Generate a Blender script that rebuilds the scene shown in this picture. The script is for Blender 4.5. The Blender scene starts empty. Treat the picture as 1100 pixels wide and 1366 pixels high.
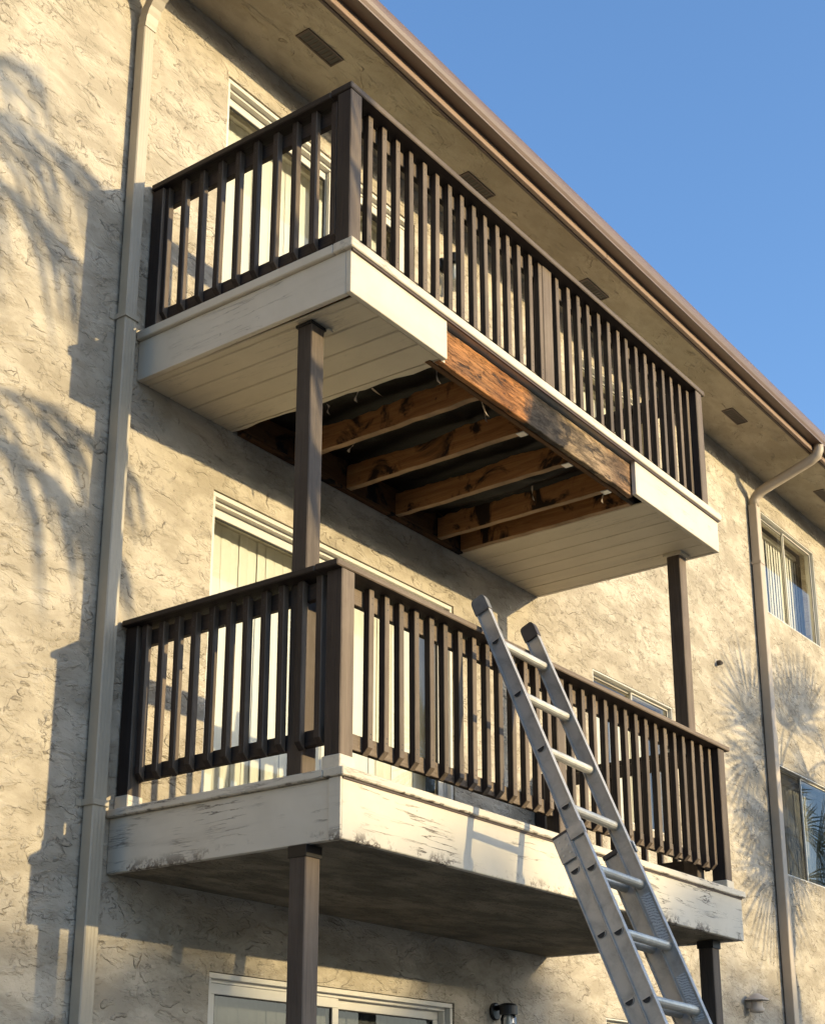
import bpy, bmesh, math, random
from mathutils import Vector, Matrix, noise
random.seed(7)
S = bpy.context.scene
C = S.collection
R = math.radians

# ------------------------------------------------------------------ camera
YAW, PITCH = 0.93385, 0.30354
cd = bpy.data.cameras.new('camera'); cam = bpy.data.objects.new('camera', cd); C.objects.link(cam)
cam.location = (-4.9016, -5.5025, -1.2915)
cam.rotation_euler = (math.pi/2 + PITCH, 0, -YAW)
cd.sensor_fit = 'VERTICAL'; cd.sensor_height = 36; cd.sensor_width = 36
cd.lens = 1972.34/1366*36
cd.shift_y = 232.9/1366
cd.clip_start = .05; cd.clip_end = 2000
S.camera = cam

# ------------------------------------------------------------------ sky, sun, exposure
SX, SZ = 0.301, 0.1974            # per metre towards -y: towards +x, up
sd = Vector((SX, -1, SZ)).normalized()
w = bpy.data.worlds.new('World'); S.world = w; w.use_nodes = True
sky = w.node_tree.nodes.new('ShaderNodeTexSky'); sky.sky_type = 'NISHITA'; sky.sun_disc = False
sky.sun_elevation = math.asin(sd.z); sky.sun_rotation = math.atan2(sd.x, sd.y)
sky.air_density = 1.0; sky.dust_density = 2.6; sky.ozone_density = 4.0
bg = w.node_tree.nodes['Background']
w.node_tree.links.new(sky.outputs[0], bg.inputs[0]); bg.inputs[1].default_value = 0.15
sl = bpy.data.lights.new('sun', 'SUN'); sl.energy = 2.0; sl.angle = R(.53); sl.color = (1.0, .81, .46)
so = bpy.data.objects.new('sun', sl); C.objects.link(so); so.location = sd*30
so.rotation_euler = sd.to_track_quat('Z', 'Y').to_euler()
S.view_settings.view_transform = 'Standard'; S.view_settings.look = 'None'
S.view_settings.gamma = 1; S.view_settings.use_curve_mapping = False
S.view_settings.exposure = 1.54
S.render.engine = 'CYCLES'
S.cycles.max_bounces = 8; S.cycles.transparent_max_bounces = 24

# ------------------------------------------------------------------ node helpers
def newmat(name):
    m = bpy.data.materials.new(name); m.use_nodes = True
    nt = m.node_tree; nt.nodes.clear()
    out = nt.nodes.new('ShaderNodeOutputMaterial')
    return m, nt, out
class G:
    def __init__(s, nt): s.nt = nt
    def n(s, t, **k):
        x = s.nt.nodes.new(t)
        for a, b in k.items(): setattr(x, a, b)
        return x
    def l(s, a, b): s.nt.links.new(a, b)
    def inp(s, sock, v):
        if hasattr(v, 'is_output'): s.l(v, sock)
        else: sock.default_value = v
    def coord(s, scale=(1,1,1), rot=(0,0,0), loc=(0,0,0), kind='Object', rnd=True):
        tc = s.n('ShaderNodeTexCoord'); mp = s.n('ShaderNodeMapping')
        mp.inputs['Scale'].default_value = scale; mp.inputs['Rotation'].default_value = rot; mp.inputs['Location'].default_value = loc
        src = tc.outputs[kind]
        if rnd:
            oi = s.n('ShaderNodeObjectInfo'); ad = s.n('ShaderNodeVectorMath', operation='MULTIPLY_ADD')
            ml = s.math('MULTIPLY', oi.outputs['Random'], 37.0)
            cb = s.n('ShaderNodeCombineXYZ'); s.l(ml, cb.inputs[0]); s.l(ml, cb.inputs[1]); s.l(ml, cb.inputs[2])
            ad = s.n('ShaderNodeVectorMath', operation='ADD'); s.l(src, ad.inputs[0]); s.l(cb.outputs[0], ad.inputs[1]); src = ad.outputs[0]
        s.l(src, mp.inputs['Vector'])
        return mp.outputs[0]
    def noise(s, v, scale=5, detail=4, rough=.55, dist=0, out='Fac'):
        x = s.n('ShaderNodeTexNoise'); s.l(v, x.inputs['Vector'])
        x.inputs['Scale'].default_value = scale; x.inputs['Detail'].default_value = detail
        x.inputs['Roughness'].default_value = rough; x.inputs['Distortion'].default_value = dist
        return x.outputs[out]
    def math(s, op, a, b=0.0, c=None, clamp=False):
        x = s.n('ShaderNodeMath', operation=op); x.use_clamp = clamp
        s.inp(x.inputs[0], a); s.inp(x.inputs[1], b)
        if c is not None: s.inp(x.inputs[2], c)
        return x.outputs[0]
    def ramp(s, f, stops, interp='LINEAR'):
        x = s.n('ShaderNodeValToRGB'); s.l(f, x.inputs[0]); cr = x.color_ramp; cr.interpolation = interp
        while len(cr.elements) < len(stops): cr.elements.new(.5)
        for e, (p, c) in zip(cr.elements, stops):
            e.position = p; e.color = (c, c, c, 1) if not hasattr(c, '__len__') else (*c, 1)
        return x.outputs[0]
    def mix(s, f, a, b, mode='MIX'):
        x = s.n('ShaderNodeMix', data_type='RGBA', blend_type=mode)
        s.inp(x.inputs[0], f)
        for sock, v in ((x.inputs[6], a), (x.inputs[7], b)):
            if hasattr(v, 'is_output'): s.l(v, sock)
            else: sock.default_value = (*v, 1)
        return x.outputs[2]
    def bump(s, h, strength=.5, dist=.01):
        x = s.n('ShaderNodeBump'); x.inputs['Strength'].default_value = strength; x.inputs['Distance'].default_value = dist
        s.l(h, x.inputs['Height']); return x.outputs[0]
    def pbr(s, out, col, rough=.7, metal=0, normal=None, spec=.5, trans=None):
        x = s.n('ShaderNodeBsdfPrincipled')
        if hasattr(col, 'is_output'): s.l(col, x.inputs['Base Color'])
        else: x.inputs['Base Color'].default_value = (*col, 1)
        s.inp(x.inputs['Roughness'], rough); x.inputs['Metallic'].default_value = metal
        x.inputs['Specular IOR Level'].default_value = spec
        if normal is not None: s.l(normal, x.inputs['Normal'])
        s.l(x.outputs[0], out.inputs[0]); return x

# ------------------------------------------------------------------ materials
def mat_stucco(name, base, light, dark, ax='y', k=1.0, crkv=.6, th=0.0):
    """Skip-trowel stucco: smears of plaster with one sharp torn edge, lying at random over a sandy coat."""
    m, nt, out = newmat(name); g = G(nt)
    rot = (0, R(33), 0) if ax == 'y' else (0, 0, R(20))
    sc = (.9, 1.0, 1.9) if ax == 'y' else (.9, 1.9, 1.0)
    v = g.coord(scale=sc, rot=rot, rnd=False); v0 = g.coord(rnd=False)
    wv = g.n('ShaderNodeVectorMath', operation='MULTIPLY_ADD')
    jit = g.noise(v0, 14*k, 5, .7, 0, 'Color'); g.l(jit, wv.inputs[0]); wv.inputs[1].default_value = (.05, .05, .06); g.l(v, wv.inputs[2]); vj = wv.outputs[0]
    n1 = g.noise(vj, 2.6*k, 3, .5, .5)
    saw = g.math('FRACT', g.math('MULTIPLY', n1, 6.0))
    v2 = g.n('ShaderNodeVectorMath', operation='MULTIPLY_ADD'); g.l(jit, v2.inputs[0]); v2.inputs[1].default_value = (.06, .06, .06); g.l(v0, v2.inputs[2])
    n2 = g.noise(v2.outputs[0], 7.5*k, 3, .5, .6)
    saw2 = g.math('FRACT', g.math('MULTIPLY', n2, 4.0))
    msk = g.ramp(g.noise(v, 4.6*k, 4, .62, .4), [(.50+th, 0.0), (.60+th, 1.0)])
    msk2 = g.math('MULTIPLY', g.ramp(g.noise(v0, 1.7*k, 3, .6, .3), [(.42+th, 0.0), (.56+th, 1.0)]), g.ramp(g.noise(vj, 9.0*k, 3, .6), [(.47+th, 0.0), (.57+th, 1.0)]))
    step = g.math('MULTIPLY', g.math('SUBTRACT', 1.0, saw), g.math('MINIMUM', g.math('MULTIPLY', saw, 14.0), 1.0))
    step2 = g.math('MULTIPLY', g.math('SUBTRACT', 1.0, saw2), g.math('MINIMUM', g.math('MULTIPLY', saw2, 12.0), 1.0))
    fine = g.noise(v0, 120, 3, .7)
    mid = g.noise(vj, 15, 4, .65, .3)
    h = g.math('ADD', g.math('MULTIPLY', step, msk), g.math('MULTIPLY', g.math('MULTIPLY', step2, msk2), .6))
    h = g.math('ADD', h, g.math('ADD', g.math('MULTIPLY', fine, .16), g.math('MULTIPLY', mid, .38)))
    # darker lines along the torn edges
    crk = g.math('MULTIPLY', g.ramp(saw, [(0.0, 1.0), (.04, .6), (.09, 0.0)]), msk)
    crk2 = g.math('MULTIPLY', g.math('MULTIPLY', g.ramp(saw2, [(0.0, 1.0), (.05, .5), (.12, 0.0)]), msk2), .9)
    big = g.noise(v0, .55, 4, .6, .3); patch = g.noise(vj, 2.2, 5, .66, .3)
    col = g.mix(g.ramp(big, [(.35, 0.0), (.68, 1.0)]), base, light)
    col = g.mix(g.math('MULTIPLY', g.ramp(patch, [(.42, 1.0), (.60, 0.0)]), .75), col, dark)
    col = g.mix(g.math('MULTIPLY', g.math('MAXIMUM', crk, crk2), crkv), col, (.12, .09, .06))
    nb = g.bump(h, .95, .012)
    g.pbr(out, col, .92, normal=nb, spec=.25)
    return m
M = {}
M['stucco'] = mat_stucco('tan_stucco', (.435, .375, .292), (.53, .465, .37), (.30, .255, .19), k=1.15, crkv=.62, th=-.015)
M['soffit_stucco'] = mat_stucco('soffit_stucco', (.43, .365, .265), (.49, .42, .31), (.34, .285, .20), 'z', .8, .5, .03)
M['under_stucco'] = mat_stucco('balcony_underside_stucco', (.25, .205, .14), (.33, .275, .195), (.11, .09, .06), 'z', 1.5, .95, -.04)  # strong dark marks: relief shading put into the colour

def mat_wood(name, ax, c1, c2, c3, rough=.62, gs=1.0, worn=.4):
    m, nt, out = newmat(name); g = G(nt)
    lo, hi = 1.1, 26.0
    sc = {'x': (lo, hi, hi), 'y': (hi, lo, hi), 'z': (hi, hi, lo)}[ax]
    v = g.coord(scale=sc); v0 = g.coord()
    gr = g.noise(v, 1.6*gs, 6, .65, .8); gr2 = g.noise(v, 6*gs, 3, .7); pt = g.noise(v0, 3.5, 4, .6)
    col = g.mix(g.ramp(gr, [(.32, 0.0), (.68, 1.0)]), c1, c2)
    col = g.mix(g.math('MULTIPLY', g.ramp(pt, [(.48, 0.0), (.70, 1.0)]), worn), col, c3)
    oi = g.n('ShaderNodeObjectInfo')
    hv = g.n('ShaderNodeHueSaturation'); g.l(col, hv.inputs['Color']); g.l(g.math('ADD', g.math('MULTIPLY', oi.outputs['Random'], .5), .75), hv.inputs['Value'])
    h = g.math('ADD', gr, g.math('MULTIPLY', gr2, .5))
    g.pbr(out, hv.outputs[0], rough, normal=g.bump(h, .7, .005), spec=.3)
    return m
for a in 'xyz':
    M['wood_'+a] = mat_wood('dark_stained_wood_'+a, a, (.020, .0135, .011), (.040, .027, .021), (.062, .046, .037), worn=.3)  # side faces near black: their shade is put into the stain
    M['post_'+a] = mat_wood('post_stained_wood_'+a, a, (.048, .034, .026), (.085, .063, .048), (.115, .09, .07), worn=.35)
    M['old_'+a] = mat_wood('sun_bleached_wood_'+a, a, (.090, .064, .044), (.150, .110, .078), (.20, .155, .115))  # paler copy for street faces: sunlight and weathering both in the colour

def mat_paint(name, ax, col, peel, seed=0.0):
    m, nt, out = newmat(name); g = G(nt)
    sc = {'x': (.75, 9, 11), 'y': (9, .75, 11), 'b': (9, .8, 9)}[ax]
    v = g.coord(scale=sc, loc=(seed, seed, seed)); v0 = g.coord(loc=(seed, seed, seed))
    n1 = g.noise(v, 1.3, 6, .62, .25)
    zone = g.ramp(g.noise(v0, 1.7, 3, .6), [(.46, 0.0), (.60, 1.0)])
    ridge = g.math('ABSOLUTE', g.math('SUBTRACT', n1, .5))
    ln = g.math('MULTIPLY', g.ramp(ridge, [(0.0, 1.0), (.005, .8), (.012, 0.0)]), zone)
    flake = g.math('MULTIPLY', g.ramp(g.noise(v, 3.2, 6, .7, .4), [(.65, 0.0), (.69, 1.0)]), zone)
    spot = g.ramp(g.noise(v0, 19, 2, .5), [(.76, 0.0), (.79, 1.0)])
    tg = g.n('ShaderNodeTexCoord'); sg = g.n('ShaderNodeSeparateXYZ'); g.l(tg.outputs['Generated'], sg.inputs[0])
    if ax != 'b' and peel > .8:
        edge = g.math('MULTIPLY', g.ramp(sg.outputs[2], [(0.0, 1.0), (.07, .8), (.24, 0.0)]), g.ramp(g.noise(v0, 5.0, 5, .7), [(.50, 0.0), (.58, 1.0)]))
        flake = g.math('MAXIMUM', flake, g.math('MULTIPLY', edge, g.ramp(g.noise(v0, 26, 4, .7), [(.44, 0.0), (.50, 1.0)])))
    k = g.math('MULTIPLY', g.math('MAXIMUM', g.math('MAXIMUM', ln, flake), g.math('MULTIPLY', spot, .8)), peel, clamp=True)
    dirt = g.noise(v0, 2.2, 5, .65, .3); drip = g.noise(v, .9, 4, .6)
    c = g.mix(g.math('MULTIPLY', g.ramp(dirt, [(.40, 1.0), (.66, 0.0)]), .38), col, tuple(x*y for x, y in zip(col, (.74, .72, .68))))
    c = g.mix(g.math('MULTIPLY', g.ramp(drip, [(.56, 0.0), (.74, 1.0)]), .22), c, (.30, .25, .19))
    c = g.mix(k, c, (.10, .075, .055))
    h = g.math('SUBTRACT', g.math('MULTIPLY', n1, .25), g.math('MULTIPLY', k, 1.0))
    g.pbr(out, c, .58, normal=g.bump(h, .7, .004), spec=.35)
    return m
CREAM = (.63, .56, .45)
M['paint_x'] = mat_paint('white_paint_x', 'x', CREAM, .55)
M['paint_y'] = mat_paint('white_paint_y', 'y', (.62, .555, .455), .45, 3.0)
M['peel_x'] = mat_paint('peeling_white_paint_x', 'x', CREAM, 1.0, 5.3)
M['peel_y'] = mat_paint('peeling_white_paint_y', 'y', (.62, .555, .455), .9, 8.1)
M['board'] = mat_paint('cream_soffit_board', 'b', (.60, .52, .385), .30, 2.0)

def mat_joist(name, ax, burnt, kd=.85):
    m, nt, out = newmat(name); g = G(nt)
    sc = {'x': (1.0, 12, 12), 'y': (12, 1.0, 12)}[ax]
    v = g.coord(scale=sc); v0 = g.coord()
    gr = g.noise(v, 2.2, 7, .68, 1.2); bl = g.noise(v0, 3.0, 5, .62, .8); kn = g.noise(v0, 8.0, 3, .5, .4)
    col = g.mix(g.ramp(gr, [(.35, 0.0), (.65, 1.0)]), tuple(kd*q for q in (.20, .085, .028)), tuple(kd*q for q in (.36, .17, .062)))
    col = g.mix(g.math('MULTIPLY', g.ramp(bl, [(.53, 0.0), (.60, 1.0)]), burnt), col, (.012, .009, .007))
    col = g.mix(g.math('MULTIPLY', g.ramp(kn, [(.68, 0.0), (.73, 1.0)]), .85), col, (.03, .018, .01))
    g.pbr(out, col, .75, normal=g.bump(g.math('ADD', gr, g.math('MULTIPLY', bl, .4)), .6, .006), spec=.2)
    return m
M['joist'] = mat_joist('rotten_joist_wood', 'y', .95, 1.05)
M['ledger'] = mat_joist('wet_ledger_wood', 'x', 1.0, .35)  # dark brown, with the shade inside the hole put into the colour
def mat_rim():
    m, nt, out = newmat('stripped_rim_beam'); g = G(nt)
    tc = g.n('ShaderNodeTexCoord'); sp = g.n('ShaderNodeSeparateXYZ'); g.l(tc.outputs['Object'], sp.inputs[0])
    v = g.coord(scale=(1.0, 14, 14), rnd=False); v0 = g.coord(rnd=False)
    gr = g.noise(v, 2.0, 8, .7, 1.1); gr2 = g.noise(v, 5.0, 6, .7, .5); wob = g.noise(v0, 5.5, 5, .65, .3)
    t = g.math('ADD', g.math('MULTIPLY', g.math('ADD', sp.outputs[0], 1.055), 1/2.11), g.math('MULTIPLY', g.math('SUBTRACT', wob, .5), .16))
    stain = g.ramp(t, [(0.0, (.36, .155, .055)), (.20, (.44, .19, .06)), (.30, (.30, .115, .032)), (.385, (.47, .195, .058)),
                       (.43, (.06, .045, .035)), (.47, (.020, .017, .015)), (.57, (.055, .044, .035)), (.65, (.34, .235, .13)), (.80, (.42, .29, .17)), (.90, (.25, .15, .08)), (1.0, (.33, .19, .10))])
    dk = g.mix(.6, stain, (.035, .02, .012))
    col = g.mix(g.ramp(gr, [(.36, 1.0), (.56, 0.0)]), stain, dk)
    blot = g.ramp(g.noise(g.coord(scale=(1, 2.2, 2.2), rnd=False), 5.5, 6, .66, .8), [(.55, 0.0), (.63, 1.0)])
    col = g.mix(g.math('MULTIPLY', blot, .85), col, (.022, .015, .011))
    rot = g.math('MULTIPLY', g.ramp(g.noise(g.coord(scale=(1, 2.6, 2.6), rnd=False), 3.6, 7, .68, .5), [(.46, 0.0), (.54, 1.0)]), g.ramp(t, [(.36, 0.0), (.43, 1.0), (.60, 1.0), (.80, .25), (.90, .6), (1.0, .2)]))
    col = g.mix(g.math('MULTIPLY', rot, .92), col, (.014, .010, .008))
    crack = g.ramp(g.math('ABSOLUTE', g.math('SUBTRACT', gr2, .5)), [(0.0, 1.0), (.02, 0.0)])
    col = g.mix(g.math('MULTIPLY', crack, .55), col, (.02, .012, .008))
    h = g.math('SUBTRACT', g.math('ADD', gr, g.math('MULTIPLY', gr2, .5)), g.math('ADD', g.math('MULTIPLY', crack, .7), g.math('MULTIPLY', blot, .3)))
    g.pbr(out, col, .7, normal=g.bump(h, .8, .008), spec=.25)
    return m
M['rim'] = mat_rim()
def simple(name, col, rough=.6, metal=0, bump=0, bs=40, var=.25, spec=.5):
    m, nt, out = newmat(name); g = G(nt); v = g.coord()
    n = g.noise(v, 6, 5, .65); f = g.noise(v, bs, 3, .6)
    c = g.mix(g.ramp(n, [(.35, 0.0), (.7, 1.0)]), col, tuple(x*(1-var) for x in col))
    g.pbr(out, c, rough, metal, normal=g.bump(f, bump, .003) if bump else None, spec=spec)
    return m
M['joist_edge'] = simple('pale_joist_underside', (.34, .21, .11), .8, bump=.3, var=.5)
M['membrane'] = simple('black_tar_paper', (.0075, .0072, .007), .55, bump=.3, bs=60, var=.5, spec=.16)
M['plywood'] = simple('deck_plywood', (.05, .03, .02), .8, var=.5)  # kept dark: shade above the joists is put into the colour
M['fascia_metal'] = simple('brown_painted_fascia', (.25, .165, .115), .5, var=.12)
M['gutter_metal'] = simple('brown_gutter_metal', (.145, .092, .062), .38, var=.12)
M['lip'] = simple('dark_brown_drip_edge', (.07, .04, .03), .5)
M['vent'] = simple('brown_vent_metal', (.022, .016, .013), .5)
M['pipe'] = simple('tan_painted_downspout', (.41, .35, .262), .5, bump=.08, bs=30, var=.10)
M['pipe2'] = simple('brown_tan_downspout', (.43, .35, .265), .5, bump=.08, bs=30, var=.10)
M['frame'] = simple('cream_window_frame', (.62, .58, .50), .4, var=.06)
M['seal'] = simple('dark_window_seal', (.03, .026, .024), .6)
M['blind'] = simple('cream_blind_vinyl', (.60, .585, .53), .55, var=.06)
M['curtain'] = simple('grey_curtain', (.34, .33, .29), .8, var=.2)
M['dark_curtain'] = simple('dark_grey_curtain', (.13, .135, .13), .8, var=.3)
M['black_metal'] = simple('black_lamp_metal', (.012, .012, .013), .4)
M['bracket'] = simple('dark_steel_bracket', (.025, .022, .02), .5, .6)
M['plate'] = simple('galvanised_plate', (.55, .56, .58), .35, .9, var=.3)
M['vent_white'] = simple('dull_white_vent', (.48, .42, .36), .6, var=.25)
M['rubber'] = simple('brown_rubber_cap', (.07, .055, .05), .55, var=.4)
M['rubber_worn'] = simple('worn_grey_rubber_cap', (.20, .19, .18), .6, var=.6)
M['torn'] = simple('torn_paper', (.42, .33, .24), .8, var=.4)
M['interior'] = simple('interior_plaster', (.30, .28, .24), .9)
M['roof'] = simple('roof_gravel', (.12, .11, .10), .95)
def mat_alu():
    m, nt, out = newmat('scuffed_aluminium'); g = G(nt)
    v = g.coord(scale=(6, 6, 1.2), rnd=False); v0 = g.coord(rnd=False)
    n = g.noise(v, 6, 6, .7); s = g.noise(v0, 9, 5, .65, .4)
    c = g.mix(g.ramp(s, [(.42, 0.0), (.66, 1.0)]), (.50, .465, .42), (.37, .34, .30))
    r = g.math('ADD', g.math('MULTIPLY', s, .35), .32)
    g.pbr(out, c, r, .5, normal=g.bump(n, .12, .002))
    return m
M['alu'] = mat_alu()
M['rung'] = simple('dusty_aluminium_rung', (.62, .585, .51), .45, .6, bump=.2, bs=80, var=.35)
def mat_sticker():
    m, nt, out = newmat('faded_warning_sticker'); g = G(nt)
    tc = g.n('ShaderNodeTexCoord'); sp = g.n('ShaderNodeSeparateXYZ'); g.l(tc.outputs['Generated'], sp.inputs[0])
    ln = g.math('FRACT', g.math('MULTIPLY', g.math('ADD', sp.outputs[2], g.math('MULTIPLY', g.noise(tc.outputs['Generated'], 3.0, 2), .12)), 19.0))
    nv = g.noise(g.coord(scale=(3, 40, 40), kind='Generated', rnd=False), 1.5, 3)
    k = g.math('MULTIPLY', g.math('GREATER_THAN', ln, .5), g.math('GREATER_THAN', nv, .46))
    c = g.mix(g.math('MULTIPLY', k, .7), (.56, .55, .53), (.14, .13, .13))
    g.pbr(out, c, .5); return m
M['sticker'] = mat_sticker()
def mat_glass(name, tint, refl=1.0, ior=1.55):
    m, nt, out = newmat(name); g = G(nt)
    tr = g.n('ShaderNodeBsdfTransparent'); tr.inputs[0].default_value = (*tint, 1)
    gl = g.n('ShaderNodeBsdfGlossy'); gl.inputs['Roughness'].default_value = .01
    fr = g.n('ShaderNodeFresnel'); fr.inputs['IOR'].default_value = ior
    f = g.math('MULTIPLY', fr.outputs[0], refl, clamp=True)
    mx = g.n('ShaderNodeMixShader'); g.l(f, mx.inputs[0]); g.l(tr.outputs[0], mx.inputs[1]); g.l(gl.outputs[0], mx.inputs[2])
    g.l(mx.outputs[0], out.inputs[0]); return m
M['glass'] = mat_glass('window_glass', (.93, .94, .91), 1.25)
def mat_screen():
    m, nt, out = newmat('insect_screen'); g = G(nt)
    tr = g.n('ShaderNodeBsdfTransparent'); df = g.n('ShaderNodeBsdfDiffuse'); df.inputs[0].default_value = (.06, .057, .052, 1)
    mx = g.n('ShaderNodeMixShader'); mx.inputs[0].default_value = .62
    g.l(tr.outputs[0], mx.inputs[1]); g.l(df.outputs[0], mx.inputs[2]); g.l(mx.outputs[0], out.inputs[0]); return m
M['screen'] = mat_screen()
M['jar'] = mat_glass('clear_lamp_glass', (.86, .87, .86), 1.8)
M['bulb'] = simple('frosted_bulb', (.75, .75, .72), .3)
def mat_leaf(name, c1, c2):
    m, nt, out = newmat(name); g = G(nt)
    c = g.mix(g.noise(g.coord(), 3, 3), c1, c2); g.pbr(out, c, .5, spec=.3); return m
M['leaf'] = mat_leaf('palm_leaf', (.045, .085, .02), (.10, .12, .035))
M['trunk'] = simple('palm_trunk', (.14, .11, .08), .95, bump=.6, bs=20)
M['crown'] = mat_leaf('tree_leaf', (.035, .06, .018), (.07, .10, .03))
M['ground'] = simple('dusty_paving', (.34, .29, .22), .95, bump=.3, bs=25)
M['far_wall'] = simple('far_wall_render', (.45, .38, .30), .9)
M['far_glass'] = simple('far_window', (.04, .05, .06), .2)

# ------------------------------------------------------------------ object helpers
WL = {}
def thing(name, loc, label, cat, group=None):
    o = bpy.data.objects.new(name, None); C.objects.link(o); o.location = loc; o.empty_display_size = .2
    o['label'] = label; o['category'] = cat
    if group: o['group'] = group
    WL[o] = Vector(loc); return o
def link(name, me, parent=None, origin=(0,0,0), rot=None, label=None):
    o = bpy.data.objects.new(name, me); C.objects.link(o)
    og = Vector(origin)
    if parent is not None: o.parent = parent; o.location = og - WL[parent]
    else: o.location = og
    if rot is not None: o.rotation_euler = rot
    if label: o['label'] = label
    WL[o] = og; return o
def meshof(name, bm, mat, origin=(0,0,0), smooth=False):
    bmesh.ops.translate(bm, vec=-Vector(origin), verts=bm.verts)
    me = bpy.data.meshes.new(name); bm.to_mesh(me); bm.free()
    for mm in (mat if isinstance(mat, (list, tuple)) else [mat]): me.materials.append(mm)
    if smooth:
        for p in me.polygons: p.use_smooth = True
    return me
def part(name, bm, mat, parent, origin, smooth=False, label=None, rot=None):
    return link(name, meshof(name, bm, mat, origin, smooth), parent, origin, rot, label)
def add_box(bm, x0, x1, y0, y1, z0, z1, bev=0.0, mat=0):
    vs = [bm.verts.new((x, y, z)) for x in (x0, x1) for y in (y0, y1) for z in (z0, z1)]
    fs = [(0,1,3,2), (4,6,7,5), (0,4,5,1), (2,3,7,6), (0,2,6,4), (1,5,7,3)]
    F = [bm.faces.new([vs[i] for i in f]) for f in fs]
    for f in F: f.material_index = mat
    if bev > 0:
        es = list({e for f in F for e in f.edges})
        bmesh.ops.bevel(bm, geom=es, offset=bev, segments=1, affect='EDGES', profile=.5)
    return vs
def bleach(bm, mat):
    """stained wood: street faces get a paler brown, sunlight and weathering put into the colour"""
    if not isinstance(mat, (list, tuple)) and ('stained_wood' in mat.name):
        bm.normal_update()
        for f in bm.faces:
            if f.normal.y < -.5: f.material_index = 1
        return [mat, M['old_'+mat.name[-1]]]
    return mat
def box(name, x0, x1, y0, y1, z0, z1, mat, parent, bev=.004, label=None):
    if x1 < x0: x0, x1 = x1, x0
    if y1 < y0: y0, y1 = y1, y0
    bm = bmesh.new(); add_box(bm, x0, x1, y0, y1, z0, z1, bev)
    bmesh.ops.recalc_face_normals(bm, faces=bm.faces)
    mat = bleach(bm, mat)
    return part(name, bm, mat, parent, ((x0+x1)/2, (y0+y1)/2, (z0+z1)/2), label=label)
def add_tube(bm, pts, rad, seg=12, cap=True, up=Vector((0,0,1))):
    rings = []; n = len(pts); pts = [Vector(p) for p in pts]
    for i, p in enumerate(pts):
        t = (pts[min(i+1, n-1)] - pts[max(i-1, 0)]).normalized()
        a = t.cross(up)
        if a.length < 1e-3: a = t.cross(Vector((0, 1, 0)))
        a.normalize(); b = t.cross(a)
        r = rad[i] if hasattr(rad, '__len__') else rad
        rings.append([bm.verts.new(p + a*r*math.cos(2*math.pi*k/seg) + b*r*math.sin(2*math.pi*k/seg)) for k in range(seg)])
    for r0, r1 in zip(rings, rings[1:]):
        for k in range(seg): bm.faces.new((r0[k], r0[(k+1)%seg], r1[(k+1)%seg], r1[k]))
    if cap: bm.faces.new(rings[0][::-1]); bm.faces.new(rings[-1])
def add_sweep(bm, prof, path, frames, closed=True, cap=True):
    """prof: list of (a,b); frames: list of (A,B) vectors per path point"""
    rings = [[bm.verts.new(Vector(p) + A*a + B*b) for a, b in prof] for p, (A, B) in zip(path, frames)]
    n = len(prof)
    for r0, r1 in zip(rings, rings[1:]):
        for k in range(n if closed else n-1): bm.faces.new((r0[k], r0[(k+1)%n], r1[(k+1)%n], r1[k]))
    if cap and closed: bm.faces.new(rings[0][::-1]); bm.faces.new(rings[-1])
X, Y, Z = Vector((1,0,0)), Vector((0,1,0)), Vector((0,0,1))

# ------------------------------------------------------------------ ground, and unseen shade casters added behind the camera
GZ = -2.75
bm = bmesh.new(); vs = [bm.verts.new(p) for p in ((-300,-300,GZ), (300,-300,GZ), (300,300,GZ), (-300,300,GZ))]; bm.faces.new(vs)
gr = link('ground', meshof('ground', bm, M['ground'])); gr['kind'] = 'structure'

nb = thing('apartment_block', (18, -60, GZ), 'plain flat roofed block far across the yard, shading the foot of the wall', 'building')
bm = bmesh.new()
add_box(bm, -10, 45, -70, -57.5, GZ, 10.6)
part('wall', bm, M['far_wall'], nb, (18, -60, GZ))
bm = bmesh.new(); add_box(bm, -10.3, 45.3, -70.3, -57.2, 10.603, 10.75); part('roof', bm, M['roof'], nb, (18, -60, GZ))
fw_me = None
for k in range(10):
    for s in range(3):
        x = -7 + k*5.3; z = GZ + 1.2 + s*3.3
        bm = bmesh.new(); add_box(bm, -.9, .9, -.05, .05, 0, 1.5)
        if fw_me is None: fw_me = meshof('window', bm, M['far_glass'])
        else: bm.free()
        link('window', fw_me, nb, (x, -57.48, z))

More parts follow.
